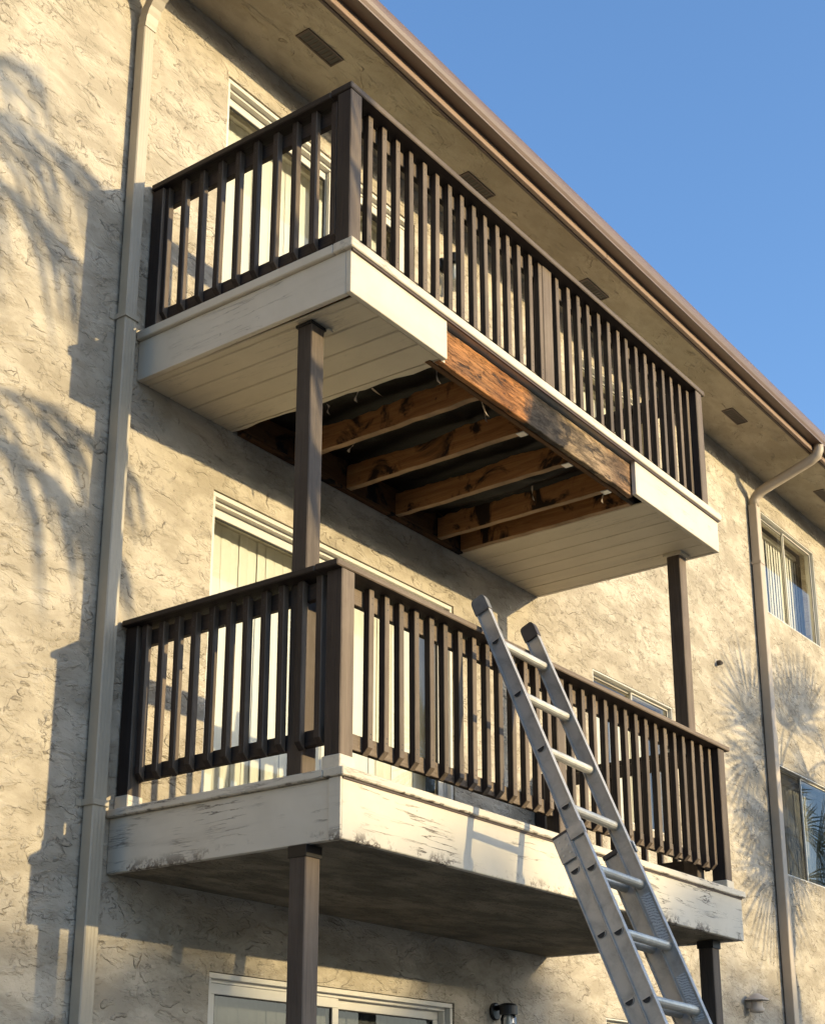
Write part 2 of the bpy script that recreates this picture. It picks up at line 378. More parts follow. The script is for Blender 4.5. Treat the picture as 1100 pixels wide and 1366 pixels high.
# trees added unseen: their thin tops soften the shade line on the wall
cr_me = None
for i, (x, y, hh) in enumerate(((8.6, -47, 7.3), (11.9, -49, 7.6), (14.2, -47, 7.2), (17.25, -46, 8.2), (21.4, -46, 7.35), (25.0, -48, 7.8), (29.0, -47, 7.6))):
    tr = thing('tree', (x, y, GZ), 'round street tree in front of the far block', 'tree', 'street trees in front of the far block')
    if cr_me is None:
        bm = bmesh.new(); rg = random.Random(3)
        for k in range(2300):
            while True:
                p = Vector((rg.uniform(-1, 1), rg.uniform(-1, 1), rg.uniform(-1, 1)))
                if .3 < p.length < 1: break
            p = Vector((p.x*2.5, p.y*2.3, p.z*1.9)) * (1 + .2*noise.noise(p*2.2)); a = Vector((rg.uniform(-1, 1), rg.uniform(-1, 1), rg.uniform(-1, 1))).normalized(); b = a.orthogonal().normalized(); c_ = a.cross(b)
            sz = rg.uniform(.10, .22); q_ = [bm.verts.new(p + b*sz*u + c_*sz*v*.6) for u, v in ((-1, 0), (0, -1), (1, 0), (0, 1))]; bm.faces.new(q_)
        cr_me = meshof('crown', bm, M['crown'])
        bm = bmesh.new(); add_tube(bm, [(0, 0, -8), (.05, 0, -3), (0, .05, 0)], [.22, .17, .06], 8); tk_me = meshof('trunk', bm, M['trunk'])
    link('crown', cr_me, tr, (x, y, hh), rot=(0, 0, i*1.3)).scale = (.5, .5, .55) if i == 3 else (1, 1, 1); link('trunk', tk_me, tr, (x, y, hh-.4))
    if i == 3: tr['label'] = 'small dense unseen tree added to shade the lower balcony fascia'

# ------------------------------------------------------------------ the building
bld = thing('apartment_building', (2, 0, GZ), 'three storey tan stucco apartment building with overhanging eave', 'building')
ZS, XL, XR = 5.432, -8.0, 26.0
OPEN = [  # x0, x1, z0, z1
    (.605, 2.565, 3.02, 5.135), (.632, 3.015, .31, 2.31), (.755, 2.985, -2.44, -.40),
    (4.94, 6.32, 4.0, 5.165), (4.94, 6.32, 1.20, 2.367), (4.94, 6.32, -1.52, -.355),
    (8.52, 10.03, 3.93, 5.055), (8.555, 10.05, 1.23, 2.335), (8.56, 10.05, -1.5, -.38),
    (14.0, 15.5, 3.93, 5.055), (14.0, 15.5, 1.23, 2.335)]
xs = sorted({XL, XR, *[o[0] for o in OPEN], *[o[1] for o in OPEN]}); zs = sorted({GZ, ZS+.25, *[o[2] for o in OPEN], *[o[3] for o in OPEN]})
bm = bmesh.new(); TH = .16
def inside(x, z): return any(o[0] < x < o[1] and o[2] < z < o[3] for o in OPEN)
vc = {}
def vv(x, y, z):
    k = (round(x, 4), round(y, 4), round(z, 4))
    if k not in vc: vc[k] = bm.verts.new(k)
    return vc[k]
for x0, x1 in zip(xs, xs[1:]):
    for z0, z1 in zip(zs, zs[1:]):
        if inside((x0+x1)/2, (z0+z1)/2): continue
        bm.faces.new((vv(x0,0,z0), vv(x1,0,z0), vv(x1,0,z1), vv(x0,0,z1)))
        bm.faces.new((vv(x0,TH,z0), vv(x0,TH,z1), vv(x1,TH,z1), vv(x1,TH,z0)))
for x0, x1, z0, z1 in OPEN:
    for a, b in (((x0,z0),(x0,z1)), ((x0,z1),(x1,z1)), ((x1,z1),(x1,z0)), ((x1,z0),(x0,z0))):
        try: bm.faces.new((vv(a[0],0,a[1]), vv(b[0],0,b[1]), vv(b[0],TH,b[1]), vv(a[0],TH,a[1])))
        except ValueError: pass
bmesh.ops.recalc_face_normals(bm, faces=bm.faces)
part('wall', bm, M['stucco'], bld, (0, 0, 0))
bm = bmesh.new()
add_box(bm, XL, XL+.15, TH+.002, 9, GZ, ZS+.25); add_box(bm, XR-.15, XR, TH+.002, 9, GZ, ZS+.25); add_box(bm, XL+.152, XR-.152, 8.85, 9, GZ, ZS+.25)
part('side_wall', bm, M['stucco'], bld, (0, 5, 0))
bm = bmesh.new(); add_box(bm, XL+.2, XR-.2, 1.6, 1.7, GZ, ZS+.2)
for zz in (.18, 2.9): add_box(bm, XL+.2, XR-.2, TH+.02, 1.58, zz-.1, zz+.1)
part('interior_wall', bm, M['interior'], bld, (0, 1.6, 0))
# eave
SO = -.70
box('soffit', XL-.3, XR+.3, SO, -.003, ZS, ZS+.05, M['soffit_stucco'], bld, 0)
bm = bmesh.new()
v = [bm.verts.new(p) for p in ((XL-.3,-.80,ZS+.19),(XR+.3,-.80,ZS+.19),(XR+.3,4.5,ZS+1.3),(XL-.3,4.5,ZS+1.3),(XL-.3,9.5,ZS+.19),(XR+.3,9.5,ZS+.19))]
bm.faces.new((v[0],v[1],v[2],v[3])); bm.faces.new((v[3],v[2],v[5],v[4]))
bmesh.ops.solidify(bm, geom=bm.faces[:], thickness=.06)
part('roof', bm, M['roof'], bld, (0, 0, ZS))
for i in range(8):
    x0 = -8.3 + i*4.42 - 1.0 + .15
    box('fascia_board', max(XL-.3, x0), x0+4.414, SO-.036, SO-.001, ZS-.045, ZS+.16, M['fascia_metal'], bld, .003)
box('drip_edge', XL-.3, XR+.3, SO+.000, SO+.022, ZS-.052, ZS-.001, M['lip'], bld, .002)
# soffit vents
vt = None
for x in (.84, 2.61, 4.31, 7.03, 9.28, 11.6):
    bm = bmesh.new()
    x0, x1, y0, y1, zb = x, x+.35, -.445, -.335, ZS
    for a in ((x0, x1, y0, y0+.012), (x0, x1, y1-.012, y1), (x0, x0+.012, y0+.0125, y1-.0125), (x1-.012, x1, y0+.0125, y1-.0125)): add_box(bm, *a, zb-.008, zb-.001)
    vo = part('soffit_vent', bm, M['lip'], bld, (x, -.39, zb))
    bm = bmesh.new()
    for q in range(9): add_box(bm, x0+.014+.036*q, x0+.022+.036*q, y0+.0125, y1-.0125, zb-.0065, zb-.0045)
    lv = part('louvre', bm, M['lip'], vo, (x, -.39, zb)); lv['kind'] = 'stuff'
    box('vent_screen', x0+.0125, x1-.0125, y0+.0125, y1-.0125, zb-.004, zb-.0005, M['vent'], vo, 0)

# ---- openings: sliding doors and windows
slat_cache = {}
def slat_mesh(h, wd, mk):
    k = (round(h, 3), wd, mk)
    if k not in slat_cache:
        bm = bmesh.new(); n = 5; A = []
        for i in range(n+1):
            t = i/n - .5; A.append((bm.verts.new((t*wd, -.006*(1-4*t*t), 0)), bm.verts.new((t*wd, -.006*(1-4*t*t), -h))))
        for a, b in zip(A, A[1:]): bm.faces.new((a[0], a[1], b[1], b[0]))
        slat_cache[k] = meshof('blind_slat', bm, M[mk], smooth=True)
    return slat_cache[k]
def rect_frame(bm, x0, x1, z0, z1, t, y0, y1):
    add_box(bm, x0, x1, y0, y1, z1-t, z1, .002); add_box(bm, x0, x1, y0, y1, z0, z0+t, .002)
    add_box(bm, x0, x0+t, y0, y1, z0+t+.0005, z1-t-.0005, .002); add_box(bm, x1-t, x1, y0, y1, z0+t+.0005, z1-t-.0005, .002)
def opening(i, name, label, split, blind='blind', door=False, first_back=True, cover=(0, 1), screen=None, ang=.07):
    x0, x1, z0, z1 = OPEN[i]; g = .003
    x0 += g; x1 -= g; z0 += g; z1 -= g
    bm = bmesh.new(); t = .05 if door else .022
    rect_frame(bm, x0, x1, z0, z1, t*.55, .012 if door else .002, .05)                # outer nail fin and track
    if door: rect_frame(bm, x0+t*.45, x1-t*.45, z0+t*.45, z1-t*.45, t*.5, .0505, .13)
    else: rect_frame(bm, x0+t*.3, x1-t*.3, z0+t*.3, z1-t*.3, t*.5, .0505, .10)
    o = part(name, bm, M['frame'], bld, (x0, .05, z0), label=label)
    xs_ = x0 + (x1-x0)*split; a = t*(.95 if door else .7)
    sash = [(x0+a, xs_+.025, .092, .118), (xs_-.025, x1-a, .060, .086)]
    if not door: sash = [(x0+a, xs_+.018, .060, .075), (xs_-.018, x1-a, .035, .050)]
    if not first_back: sash = [(x0+a, xs_+.025, .060, .086), (xs_-.025, x1-a, .092, .118)]
    st = .055 if door else .014
    for (a0, a1, y0, y1) in sash:
        bm = bmesh.new(); rect_frame(bm, a0, a1, z0+a, z1-a, st, y0, y1)
        part('sash', bm, M['frame'], o, ((a0+a1)/2, y0, (z0+z1)/2))
        ym = (y0+y1)/2
        bm = bmesh.new(); rect_frame(bm, a0+st+.0005, a1-st-.0005, z0+a+st+.0005, z1-a-st-.0005, .006, y0+.004, y1-.004); part('pane_seal', bm, M['seal'], o, ((a0+a1)/2, ym, (z0+z1)/2))
        bm = bmesh.new(); v = [bm.verts.new(p) for p in ((a0+st, ym, z0+a+st), (a1-st, ym, z0+a+st), (a1-st, ym, z1-a-st), (a0+st, ym, z1-a-st))]; bm.faces.new(v)
        part('pane', bm, M['glass'], o, ((a0+a1)/2, ym, (z0+z1)/2))
    if screen is not None:
        a0, a1 = (sash[0][0], sash[0][1]) if screen == 0 else (sash[1][0], sash[1][1])
        bm = bmesh.new(); v = [bm.verts.new(p) for p in ((a0+.01, .0535, z0+a), (a1-.01, .0535, z0+a), (a1-.01, .0535, z1-a), (a0+.01, .0535, z1-a))]; bm.faces.new(v)
        part('insect_screen', bm, M['screen'], o, ((a0+a1)/2, .055, (z0+z1)/2))
    if door and first_back:
        box('stile', xs_+.026, xs_+.052, .062, .09, z0+a+.001, z1-a-.001, M['seal'], o, .002)
    # vertical blind
    h = (z1-z0) - (.12 if door else .08); wd = .098 if door else .088
    me = slat_mesh(h, wd, blind); n = int((x1-x0)/(wd*.80))
    for k in range(int(n*1.25)):
        f = (k+.5)/n
        if not (cover[0] <= f <= cover[1]): continue
        link('blind_slat', me, o, (x0+(x1-x0)*f, .235 + random.uniform(-.004, .004), z1-.055), rot=(0, random.uniform(-.010, .010), ang+random.uniform(-.05, .05)))
    box('blind_rail', x0, x1, .20, .27, z1-.05, z1-.005, M['frame'], o, .002)
    return o
opening(0, 'sliding_door', 'sliding glass door behind the upper balcony with cream vertical blinds', .555, door=True)
opening(1, 'sliding_door', 'sliding glass door behind the lower balcony with cream vertical blinds', .52, door=True)
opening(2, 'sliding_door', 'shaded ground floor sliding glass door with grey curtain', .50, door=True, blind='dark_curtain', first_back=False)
opening(3, 'window', 'sliding window beside the upper balcony door', .52)
opening(4, 'window', 'sliding window above the lower balcony railing', .52, cover=(0, 1))
opening(5, 'window', 'ground floor sliding window behind the ladder', .52, blind='curtain')
opening(6, 'window', 'top floor window right of the downspout with vertical blinds', .505, cover=(0, 1.16), ang=.16)
opening(7, 'window', 'middle floor window right of the downspout with dark insect screen', .45, blind='curtain', screen=0, cover=(.0, 1.2))
opening(8, 'window', 'ground floor window at the right end', .45, blind='curtain')
opening(9, 'window', 'top floor window far right', .5); opening(10, 'window', 'middle floor window far right', .5)

# ------------------------------------------------------------------ gutter and downspouts
gt = thing('gutter', (2, -.8, ZS+.04), 'long brown metal rain gutter along the eave against the sky', 'gutter')
gy = SO-.038
prof = [(0, .19), (0, .02), (-.088, .02), (-.0885, .014), (-.094, .014), (-.096, .024), (-.108, .045), (-.116, .07), (-.118, .095), (-.114, .12), (-.104, .142), (-.092, .154), (-.080, .156), (-.080, .150), (-.092, .147), (-.101, .136), (-.108, .115), (-.112, .095), (-.110, .072), (-.102, .048), (-.088, .028), (-.008, .028), (-.008, .19)]
for i in range(4):
    x0 = XL-.3+i*8.66; bm = bmesh.new()
    add_sweep(bm, prof, [(x0, gy, ZS), (x0+8.655, gy, ZS)], [(Y, Z)]*2)
    bmesh.ops.recalc_face_normals(bm, faces=bm.faces)
    part('trough', bm, M['gutter_metal'], gt, (x0+4, gy, ZS))

def ribbed(wd, dp, rib=.0012):
    """rectangular pipe outline with two shallow ribs on the front"""
    return [(-wd/2, dp/2), (-wd/2, -dp/2+.006), (-wd/2+.006, -dp/2), (-wd/4-.008, -dp/2), (-wd/4, -dp/2+rib), (-wd/4+.008, -dp/2), (-.006, -dp/2), (0, -dp/2+rib), (.006, -dp/2), (wd/4-.008, -dp/2), (wd/4, -dp/2+rib), (wd/4+.008, -dp/2), (wd/2-.006, -dp/2), (wd/2, -dp/2+.006), (wd/2, dp/2)]
def pipe_run(bm, path, prof, side=X):
    fr = []
    P = [Vector(p) for p in path]
    for i in range(len(P)):
        t = (P[min(i+1, len(P)-1)] - P[max(i-1, 0)]).normalized()
        b = side.cross(t).normalized(); fr.append((t.cross(b).normalized()*1, -b if b.y < 0 else b))
    fr = [((A if A.x > 0 else -A), B) for A, B in fr]
    add_sweep(bm, prof, P, fr); bmesh.ops.recalc_face_normals(bm, faces=bm.faces)
d1 = thing('downspout', (-.13, -.055, GZ), 'tan rectangular downspout on the wall left of both balconies', 'downspout', 'downspouts on the facade')
cx, cy = -.138, -.052
bm = bmesh.new(); pipe_run(bm, [(cx, cy, GZ+.1), (cx, cy, 3.03)], ribbed(.086, .07)); part('pipe', bm, M['pipe'], d1, (cx, cy, 0))
bm = bmesh.new(); pipe_run(bm, [(cx, cy-.001, 3.0), (cx, cy-.001, 4.93)], ribbed(.080, .064)); part('pipe', bm, M['pipe'], d1, (cx, cy, 4))
bm = bmesh.new(); pts = []; pr = [(-.042, .033), (-.042, -.033), (.042, -.033), (.042, .033)]
elb = [Vector((cx, cy-.002, 4.90)), Vector((cx, cy-.03, 5.06)), Vector((cx, -.24, 5.20)), Vector((cx, -.50, 5.31)), Vector((cx, -.72, 5.385)), Vector((cx, -.78, 5.42)), Vector((cx, -.785, 5.47))]
path = []
for a, b in zip(elb, elb[1:]):
    for k in range(6): path.append(a.lerp(b, k/6))
path.append(elb[-1])
P2 = [sum((path[min(max(i+j, 0), len(path)-1)] for j in range(-3, 4)), Vector())/7 for i in range(len(path))]
fr = []
rings = []
for i, p in enumerate(P2):
    t = (P2[min(i+1, len(P2)-1)] - P2[max(i-1, 0)]).normalized(); b = X.cross(t).normalized(); s = 1.0 + (.05 if i % 2 else -.02)
    fr.append((X*s, b*s))
add_sweep(bm, pr, P2, fr); bmesh.ops.recalc_face_normals(bm, faces=bm.faces); part('elbow', bm, M['pipe'], d1, (cx, -.3, 5.1))
for z in (3.02, .325):
    bm = bmesh.new()
    add_box(bm, cx-.049, cx+.049, cy-.043, cy-.039, z-.016, z+.016, .001); add_box(bm, cx-.051, cx-.0475, cy-.0385, -.004, z-.016, z+.016, .001); add_box(bm, cx+.0475, cx+.051, cy-.0385, -.004, z-.016, z+.016, .001)
    add_box(bm, cx-.085, cx-.0515, -.006, -.002, z-.016, z+.016)
    part('strap', bm, M['pipe'], d1, (cx, cy, z))

d2 = thing('downspout', (8.3, -.055, GZ), 'brown downspout with a slanted offset pipe, beside the right hand windows', 'downspout', 'downspouts on the facade')
cx, cy = 8.315, -.06
bm = bmesh.new(); pipe_run(bm, [(cx, cy, GZ+.1), (cx, cy, 4.985)], ribbed(.10, .085)); part('pipe', bm, M['pipe2'], d2, (cx, cy, 1))
bm = bmesh.new()
pts = [(cx, cy, 4.97), (cx, cy-.005, 5.04), (cx, cy-.035, 5.085), (cx, -.14, 5.125), (cx, -.69, 5.31), (cx, -.755, 5.345), (cx, -.78, 5.40), (cx, -.782, 5.46)]
rr = [.052]*len(pts)
add_tube(bm, pts, rr, 10, up=X); part('offset_pipe', bm, M['pipe2'], d2, (cx, -.4, 5.2), smooth=True)
for z in (4.35,):
    bm = bmesh.new(); add_box(bm, cx-.053, cx+.053, cy-.049, cy-.045, z-.014, z+.014, .001); add_box(bm, cx-.056, cx-.0525, cy-.0445, -.004, z-.014, z+.014); part('strap', bm, M['pipe2'], d2, (cx, cy, z))

# ------------------------------------------------------------------ balconies
bal_cache = {}
def baluster_mesh(kind, h):
    k = (kind, round(h, 3))
    if k in bal_cache: return bal_cache[k]
    bm = bmesh.new(); wx = .038; add_box(bm, 0, wx, 0, wx, 0, h, .003)
    # the foot is cut at a slant on the outer face
    for v in bm.verts:
        if v.co.z < .01:
            if kind == 'front' and v.co.y < wx/2: v.co.z += .032
            if kind == 'left' and v.co.x < wx/2: v.co.z += .032
            if kind == 'right' and v.co.x > wx/2: v.co.z += .032
    bmesh.ops.recalc_face_normals(bm, faces=bm.faces)
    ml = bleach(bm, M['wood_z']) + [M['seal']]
    for zz in (.075, .10, h-.045, h-.075):
        o_ = Vector((wx/2 + random.uniform(-.004, .004), -.0006, zz)); ua, ub = X, Z
        if kind == 'left': o_ = Vector((-.0006, wx/2, zz)); ua = Y
        if kind == 'right': o_ = Vector((wx+.0006, wx/2, zz)); ua = Y
        f = bm.faces.new([bm.verts.new(o_ + ua*.0045*math.cos(q) + ub*.0045*math.sin(q)) for q in (0, 1.05, 2.09, 3.14, 4.19, 5.24)]); f.material_index = 2
    bal_cache[k] = meshof('baluster', bm, ml); return bal_cache[k]
def baluster(par, kind, x, y, z0, z1):
    link('baluster', baluster_mesh(kind, z1-z0), par, (x+random.uniform(-.003, .003), y+random.uniform(-.0015, .0015), z0+random.uniform(-.004, .003)), rot=(random.uniform(-.003, .003), random.uniform(-.006, .006), random.uniform(-.04, .04)))
def railing(B, q):
    zc, zr, zt = q['zc'], q['rb'], q['rt']               # cap top, handrail underside and top
    hx, hy, hx1 = q['hx'], q['hy'], q['hx1']
    HW = .14
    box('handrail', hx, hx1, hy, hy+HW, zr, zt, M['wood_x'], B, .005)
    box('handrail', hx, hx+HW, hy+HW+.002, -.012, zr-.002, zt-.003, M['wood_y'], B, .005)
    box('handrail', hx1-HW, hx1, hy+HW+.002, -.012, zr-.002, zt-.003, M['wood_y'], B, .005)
    yb = q['yb']; xb = q['xb']
    tr = (zr-.10, zr-.016); br = (q['br0'], q['br1'])
    for z0, z1 in (tr, br):
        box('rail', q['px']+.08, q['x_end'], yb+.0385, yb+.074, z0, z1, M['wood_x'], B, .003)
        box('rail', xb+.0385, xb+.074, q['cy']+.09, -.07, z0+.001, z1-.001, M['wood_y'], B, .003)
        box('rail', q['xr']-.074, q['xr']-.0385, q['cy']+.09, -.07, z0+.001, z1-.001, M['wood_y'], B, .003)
    for x in q['front']: baluster(B, 'front', x, yb, q['z0'], zr-.003)
    for y in q['side']:
        baluster(B, 'left', xb, y-.036, q['z0'], zr-.004)
        baluster(B, 'right', q['xr']-.038, y-.036, q['z0'], zr-.004)
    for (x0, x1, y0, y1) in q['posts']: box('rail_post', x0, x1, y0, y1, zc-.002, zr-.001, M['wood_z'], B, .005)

W = 4.137
# ---- upper balcony: soffit and fascia torn open
up = thing('balcony', (2.07, -.75, 2.7166), 'upper balcony with torn open soffit showing rotten joists and a bare burnt looking beam', 'balcony', 'balconies on the facade')
FB, CB, CT = 2.7166, 2.9574, 3.0118
XA, XBk = .820, 2.918
box('fascia_board', 0, XA, -1.5, -1.468, FB, CB-.001, M['paint_x'], up, .003)
box('fascia_board', XBk, W, -1.5, -1.468, FB, CB-.001, M['paint_x'], up, .003)
box('fascia_board', .001, .032, -1.467, -.004, FB, CB-.001, M['paint_y'], up, .003)
box('fascia_board', W-.032, W-.001, -1.467, -.004, FB, CB-.001, M['paint_y'], up, .003)
box('cap_board', -.023, W+.023, -1.523, -1.40, CB, CT, M['paint_x'], up, .005)
box('cap_board', -.023, .10, -1.398, -.004, CB+.001, CT-.001, M['paint_y'], up, .005)
box('cap_board', W-.10, W+.023, -1.398, -.004, CB+.001, CT-.001, M['paint_y'], up, .005)
box('deck_board', .101, W-.101, -1.399, -.004, CB+.004, CT-.004, M['plywood'], up, 0)
box('drip_strip', .0, W, -1.512, -1.5005, CB-.012, CB-.0005, M['lip'], up, .001)
# rim beam, two plies
rb = bmesh.new(); add_box(rb, XA-.02, XBk+.02, -1.462, -1.424, FB-.002, CB-.022, .004)
bmesh.ops.subdivide_edges(rb, edges=[e for e in rb.edges if e.calc_length() > .5], cuts=60)
for v_ in rb.verts:
    if v_.co.z < FB+.03: v_.co.z += .008*noise.noise(Vector((v_.co.x*6, 0, 3))) + .004*noise.noise(Vector((v_.co.x*25, 1, 0)))
    v_.co.y += .003*noise.noise(Vector((v_.co.x*9, v_.co.z*20, 0)))
part('rim_beam', rb, M['rim'], up, (1.869, -1.443, 2.83), label='bare rim beam, orange at one end and blackened in the middle')
box('rim_beam', XA-.05, XBk+.12, -1.4225, -1.386, FB-.004, CB-.03, M['ledger'], up, .004)
# joists
for i, (x1, yw) in enumerate(((1.30, -.05), (1.805, -.05), (2.318, -.05), (2.80, -.05), (3.075, -.05), (.30, -.05), (3.55, -.05))):
    jb = bmesh.new(); add_box(jb, x1-.046, x1, -1.385, -.052, FB+(.030 if i > 4 else .004), CB-(.012 if i > 4 else .085), .003)
    bmesh.ops.subdivide_edges(jb, edges=[e for e in jb.edges if e.calc_length() > .5], cuts=50)
    for v_ in jb.verts:
        if v_.co.z > CB-.11: v_.co.z -= max(-.02, .026*noise.noise(Vector((v_.co.y*2.5, i*3.1, 0))) + .016*noise.noise(Vector((v_.co.y*17, i, 0))))
        elif v_.co.z < FB+.03: v_.co.z += .006*noise.noise(Vector((v_.co.y*8, i*2.3, 5)))
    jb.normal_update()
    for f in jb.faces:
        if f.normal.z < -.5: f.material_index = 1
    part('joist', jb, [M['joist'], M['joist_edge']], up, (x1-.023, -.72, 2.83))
box('ledger', .034, W-.034, -.050, -.004, FB+.022, CB-.012, M['ledger'], up, .003)
box('ledger', .80, 3.074, -.046, -.004, FB-.003, FB+.021, M['ledger'], up, .003)
# nailer strips under joist ends
for x1 in (1.805, 2.318, 2.80):
    box('joist_clip', x1-.05, x1+.004, -1.384, -1.33, FB-.003, FB+.003, M['plate'], up, .001)
# membrane above the joists
bm = bmesh.new(); nx, ny = 90, 46; gv = []
def sag(x, y):
    s = .0
    for k, (a, b, d) in enumerate(((.80, 1.254, .035), (1.30, 1.759, .022), (1.805, 2.272, .03), (2.318, 2.754, .105), (2.80, 3.03, .03))):
        if a < x < b:
            t = (x-a)/(b-a); s = d*math.sin(math.pi*t)*(.45 + .55*math.sin(math.pi*min(1, max(0, -y/1.42)))) + .018*math.sin(math.pi*t)*noise.noise(Vector((x*7, y*6, k)))
            s += .02*math.sin(math.pi*t)*abs(noise.noise(Vector((x*3+9, y*9+x*12, k))))
    return s
for i in range(nx+1):
    gv.append([bm.verts.new((.76+(3.06-.76)*i/nx, -1.40+1.345*j/ny, CB-.045-sag(.76+(3.06-.76)*i/nx, -1.40+1.345*j/ny))) for j in range(ny+1)])
for i in range(nx):
    for j in range(ny): bm.faces.new((gv[i][j], gv[i][j+1], gv[i+1][j+1], gv[i+1][j]))
part('tar_paper', bm, M['membrane'], up, (1.9, -.7, CB), smooth=True, label='black tar paper sagging between the joists')
# soffit boards (left and right of the hole)
TB = .016
def board(x0, x1, par, tw=(0, 0), jag=False):
    bm = bmesh.new(); n = 14 if jag else 1; lo, hi = [], []
    y0, y1 = -1.466, -.005
    for k in range(n+1):
        t = k/n; y = y0+(y1-y0)*t
        xe = x1 + tw[1]*(1-t) + (random.uniform(-.012, .010) if jag and 0 < k < n else 0)
        xa = x0 + tw[0]*(1-t)
        lo.append((bm.verts.new((xa, y, FB+.002)), bm.verts.new((xe, y, FB+.002)))); hi.append((bm.verts.new((xa, y, FB+.002+TB)), bm.verts.new((xe, y, FB+.002+TB))))
    for k in range(n):
        bm.faces.new((lo[k][0], lo[k][1], lo[k+1][1], lo[k+1][0])); bm.faces.new((hi[k][0], hi[k+1][0], hi[k+1][1], hi[k][1]))
        bm.faces.new((lo[k][0], lo[k+1][0], hi[k+1][0], hi[k][0])); bm.faces.new((lo[k][1], hi[k][1], hi[k+1][1], lo[k+1][1]))
    bm.faces.new((lo[0][0], hi[0][0], hi[0][1], lo[0][1])); bm.faces.new((lo[n][0], lo[n][1], hi[n][1], hi[n][0]))
    bmesh.ops.recalc_face_normals(bm, faces=bm.faces)
    if not jag: bmesh.ops.bevel(bm, geom=[e for e in bm.edges if e.calc_length() > .5], offset=.006, segments=1, affect='EDGES')
    zoff = random.uniform(-.001, .001)
    bmesh.ops.translate(bm, vec=(0, 0, zoff), verts=bm.verts)
    part('soffit_board', bm, M['board'], up, ((x0+x1)/2, -.75, FB), label='broken soffit board at the edge of the hole' if jag else None)
for x0, x1 in ((.034, .084), (.087, .244), (.247, .409), (.413, .574)): board(x0, x1, up, (.025, .025))
board(.577, .733, up, (.03, .06))
board(.736, .757, up, (.06, .088), True)
for x0, x1 in ((3.079, 3.262), (3.265, 3.428), (3.431, 3.596), (3.599, 3.762), (3.765, 3.929), (3.932, 4.102)): board(x0, x1, up)
# torn strips hanging round the hole
def strip(x, y, z, dx, dy, L, wd):
    bm = bmesh.new(); A = []
    for k in range(7):
        t = k/6; A.append((bm.verts.new((x+dx*t+.01*math.sin(t*5), y+dy*t, z-L*t)), bm.verts.new((x+dx*t+wd*(1-t*.7), y+dy*t+.012*math.sin(t*4), z-L*t-.01*t))))
    for a, b in zip(A, A[1:]): bm.faces.new((a[0], a[1], b[1], b[0]))
    part('torn_strip', bm, M['torn'], up, (x, y, z))
for a in ((1.33, -1.37, FB+.02, .05, -.01, .075, .02), (.90, -1.30, CB-.05, .09, .05, .05, .03), (.88, -1.05, CB-.07, .10, .02, .03, .025), (.83, -.66, FB+.01, .05, .03, .03, .03), (.86, -1.38, FB+.03, .10, .04, .05, .045), (.80, -.9, FB+.02, .05, .05, .045, .03), (1.0, -.8, CB-.06, .12, -.03, .05, .02), (1.62, -1.2, CB-.07, .05, .02, .08, .015), (2.62, -.9, CB-.09, .10, .05, .09, .012), (2.78, -1.34, FB+.01, .02, .03, .06, .01), (1.28, -.5, FB+.004, .015, .06, .04, .012)): strip(*a)
railing(up, dict(zc=CT, rb=3.940, rt=3.9786, hx=.014, hy=-1.476, hx1=W-.024, yb=-1.415, xb=.05, xr=W-.05, px=.02, x_end=4.0, cy=-1.47, br0=3.112, br1=3.18, z0=3.095, old=False,
    front=[.235+.1211*k for k in range(15)]+[2.134+.1289*k for k in range(15)], side=[-.09-.1361*k for k in range(10)],
    posts=[(.02, .112, -1.47, -1.378), (1.968, 2.075, -1.418, -1.328), (3.98, 4.07, -1.47, -1.38), (.03, .12, -.095, -.006), (W-.13, W-.04, -.095, -.006)]))
# posts carrying it
def support_post(par, x0, x1, y0, y1, z0, z1, dx=0, plate=True):
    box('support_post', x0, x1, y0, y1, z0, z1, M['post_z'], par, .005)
support_post(up, .087, .187, -1.181, -1.085, .322, FB-.004)
box('post_bracket', .191, .235, -1.20, -1.07, FB-.014, FB-.001, M['board'], up, .002)
box('post_bracket', .078, .196, -1.186, -1.080, FB-.022, FB-.005, M['bracket'], up, .001)
support_post(up, 3.955, 4.056, -1.278, -1.178, .322, FB-.004)
box('post_bracket', 3.93, 4.075, -1.30, -1.16, FB-.018, FB-.001, M['board'], up, .002)

# ---- lower balcony
lo = thing('balcony', (2.07, -.75, 0), 'lower balcony with peeling white fascia, ladder leaning on its dark railing', 'balcony', 'balconies on the facade')
LC0, LC1 = .278, .3196; W2 = 4.134
box('fascia_board', 0, W2, -1.492, -1.458, 0, LC0-.001, M['peel_x'], lo, .004)
box('fascia_board', .002, .034, -1.457, -.004, 0, LC0-.001, M['peel_y'], lo, .003)
box('fascia_board', W2-.034, W2-.001, -1.457, -.004, 0, LC0-.001, M['peel_y'], lo, .003)
box('corner_trim', -.012, .0015, -1.4925, -1.425, -.004, LC0-.001, M['peel_y'], lo, .002)
box('cap_board', -.024, W2+.023, -1.515, -1.40, LC0, LC1, M['peel_x'], lo, .005)
box('cap_board', -.024, .10, -1.398, -.004, LC0+.001, LC1-.001, M['peel_y'], lo, .005)
box('cap_board', W2-.10, W2+.023, -1.398, -.004, LC0+.001, LC1-.001, M['peel_y'], lo, .005)
box('deck_board', .101, W2-.101, -1.399, -.004, LC0+.004, LC1-.004, M['plywood'], lo, 0)
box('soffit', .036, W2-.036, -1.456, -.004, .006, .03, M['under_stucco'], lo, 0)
box('drip_strip', .0, W2, -1.499, -1.4925, LC0-.010, LC0-.0005, M['lip'], lo, .001)
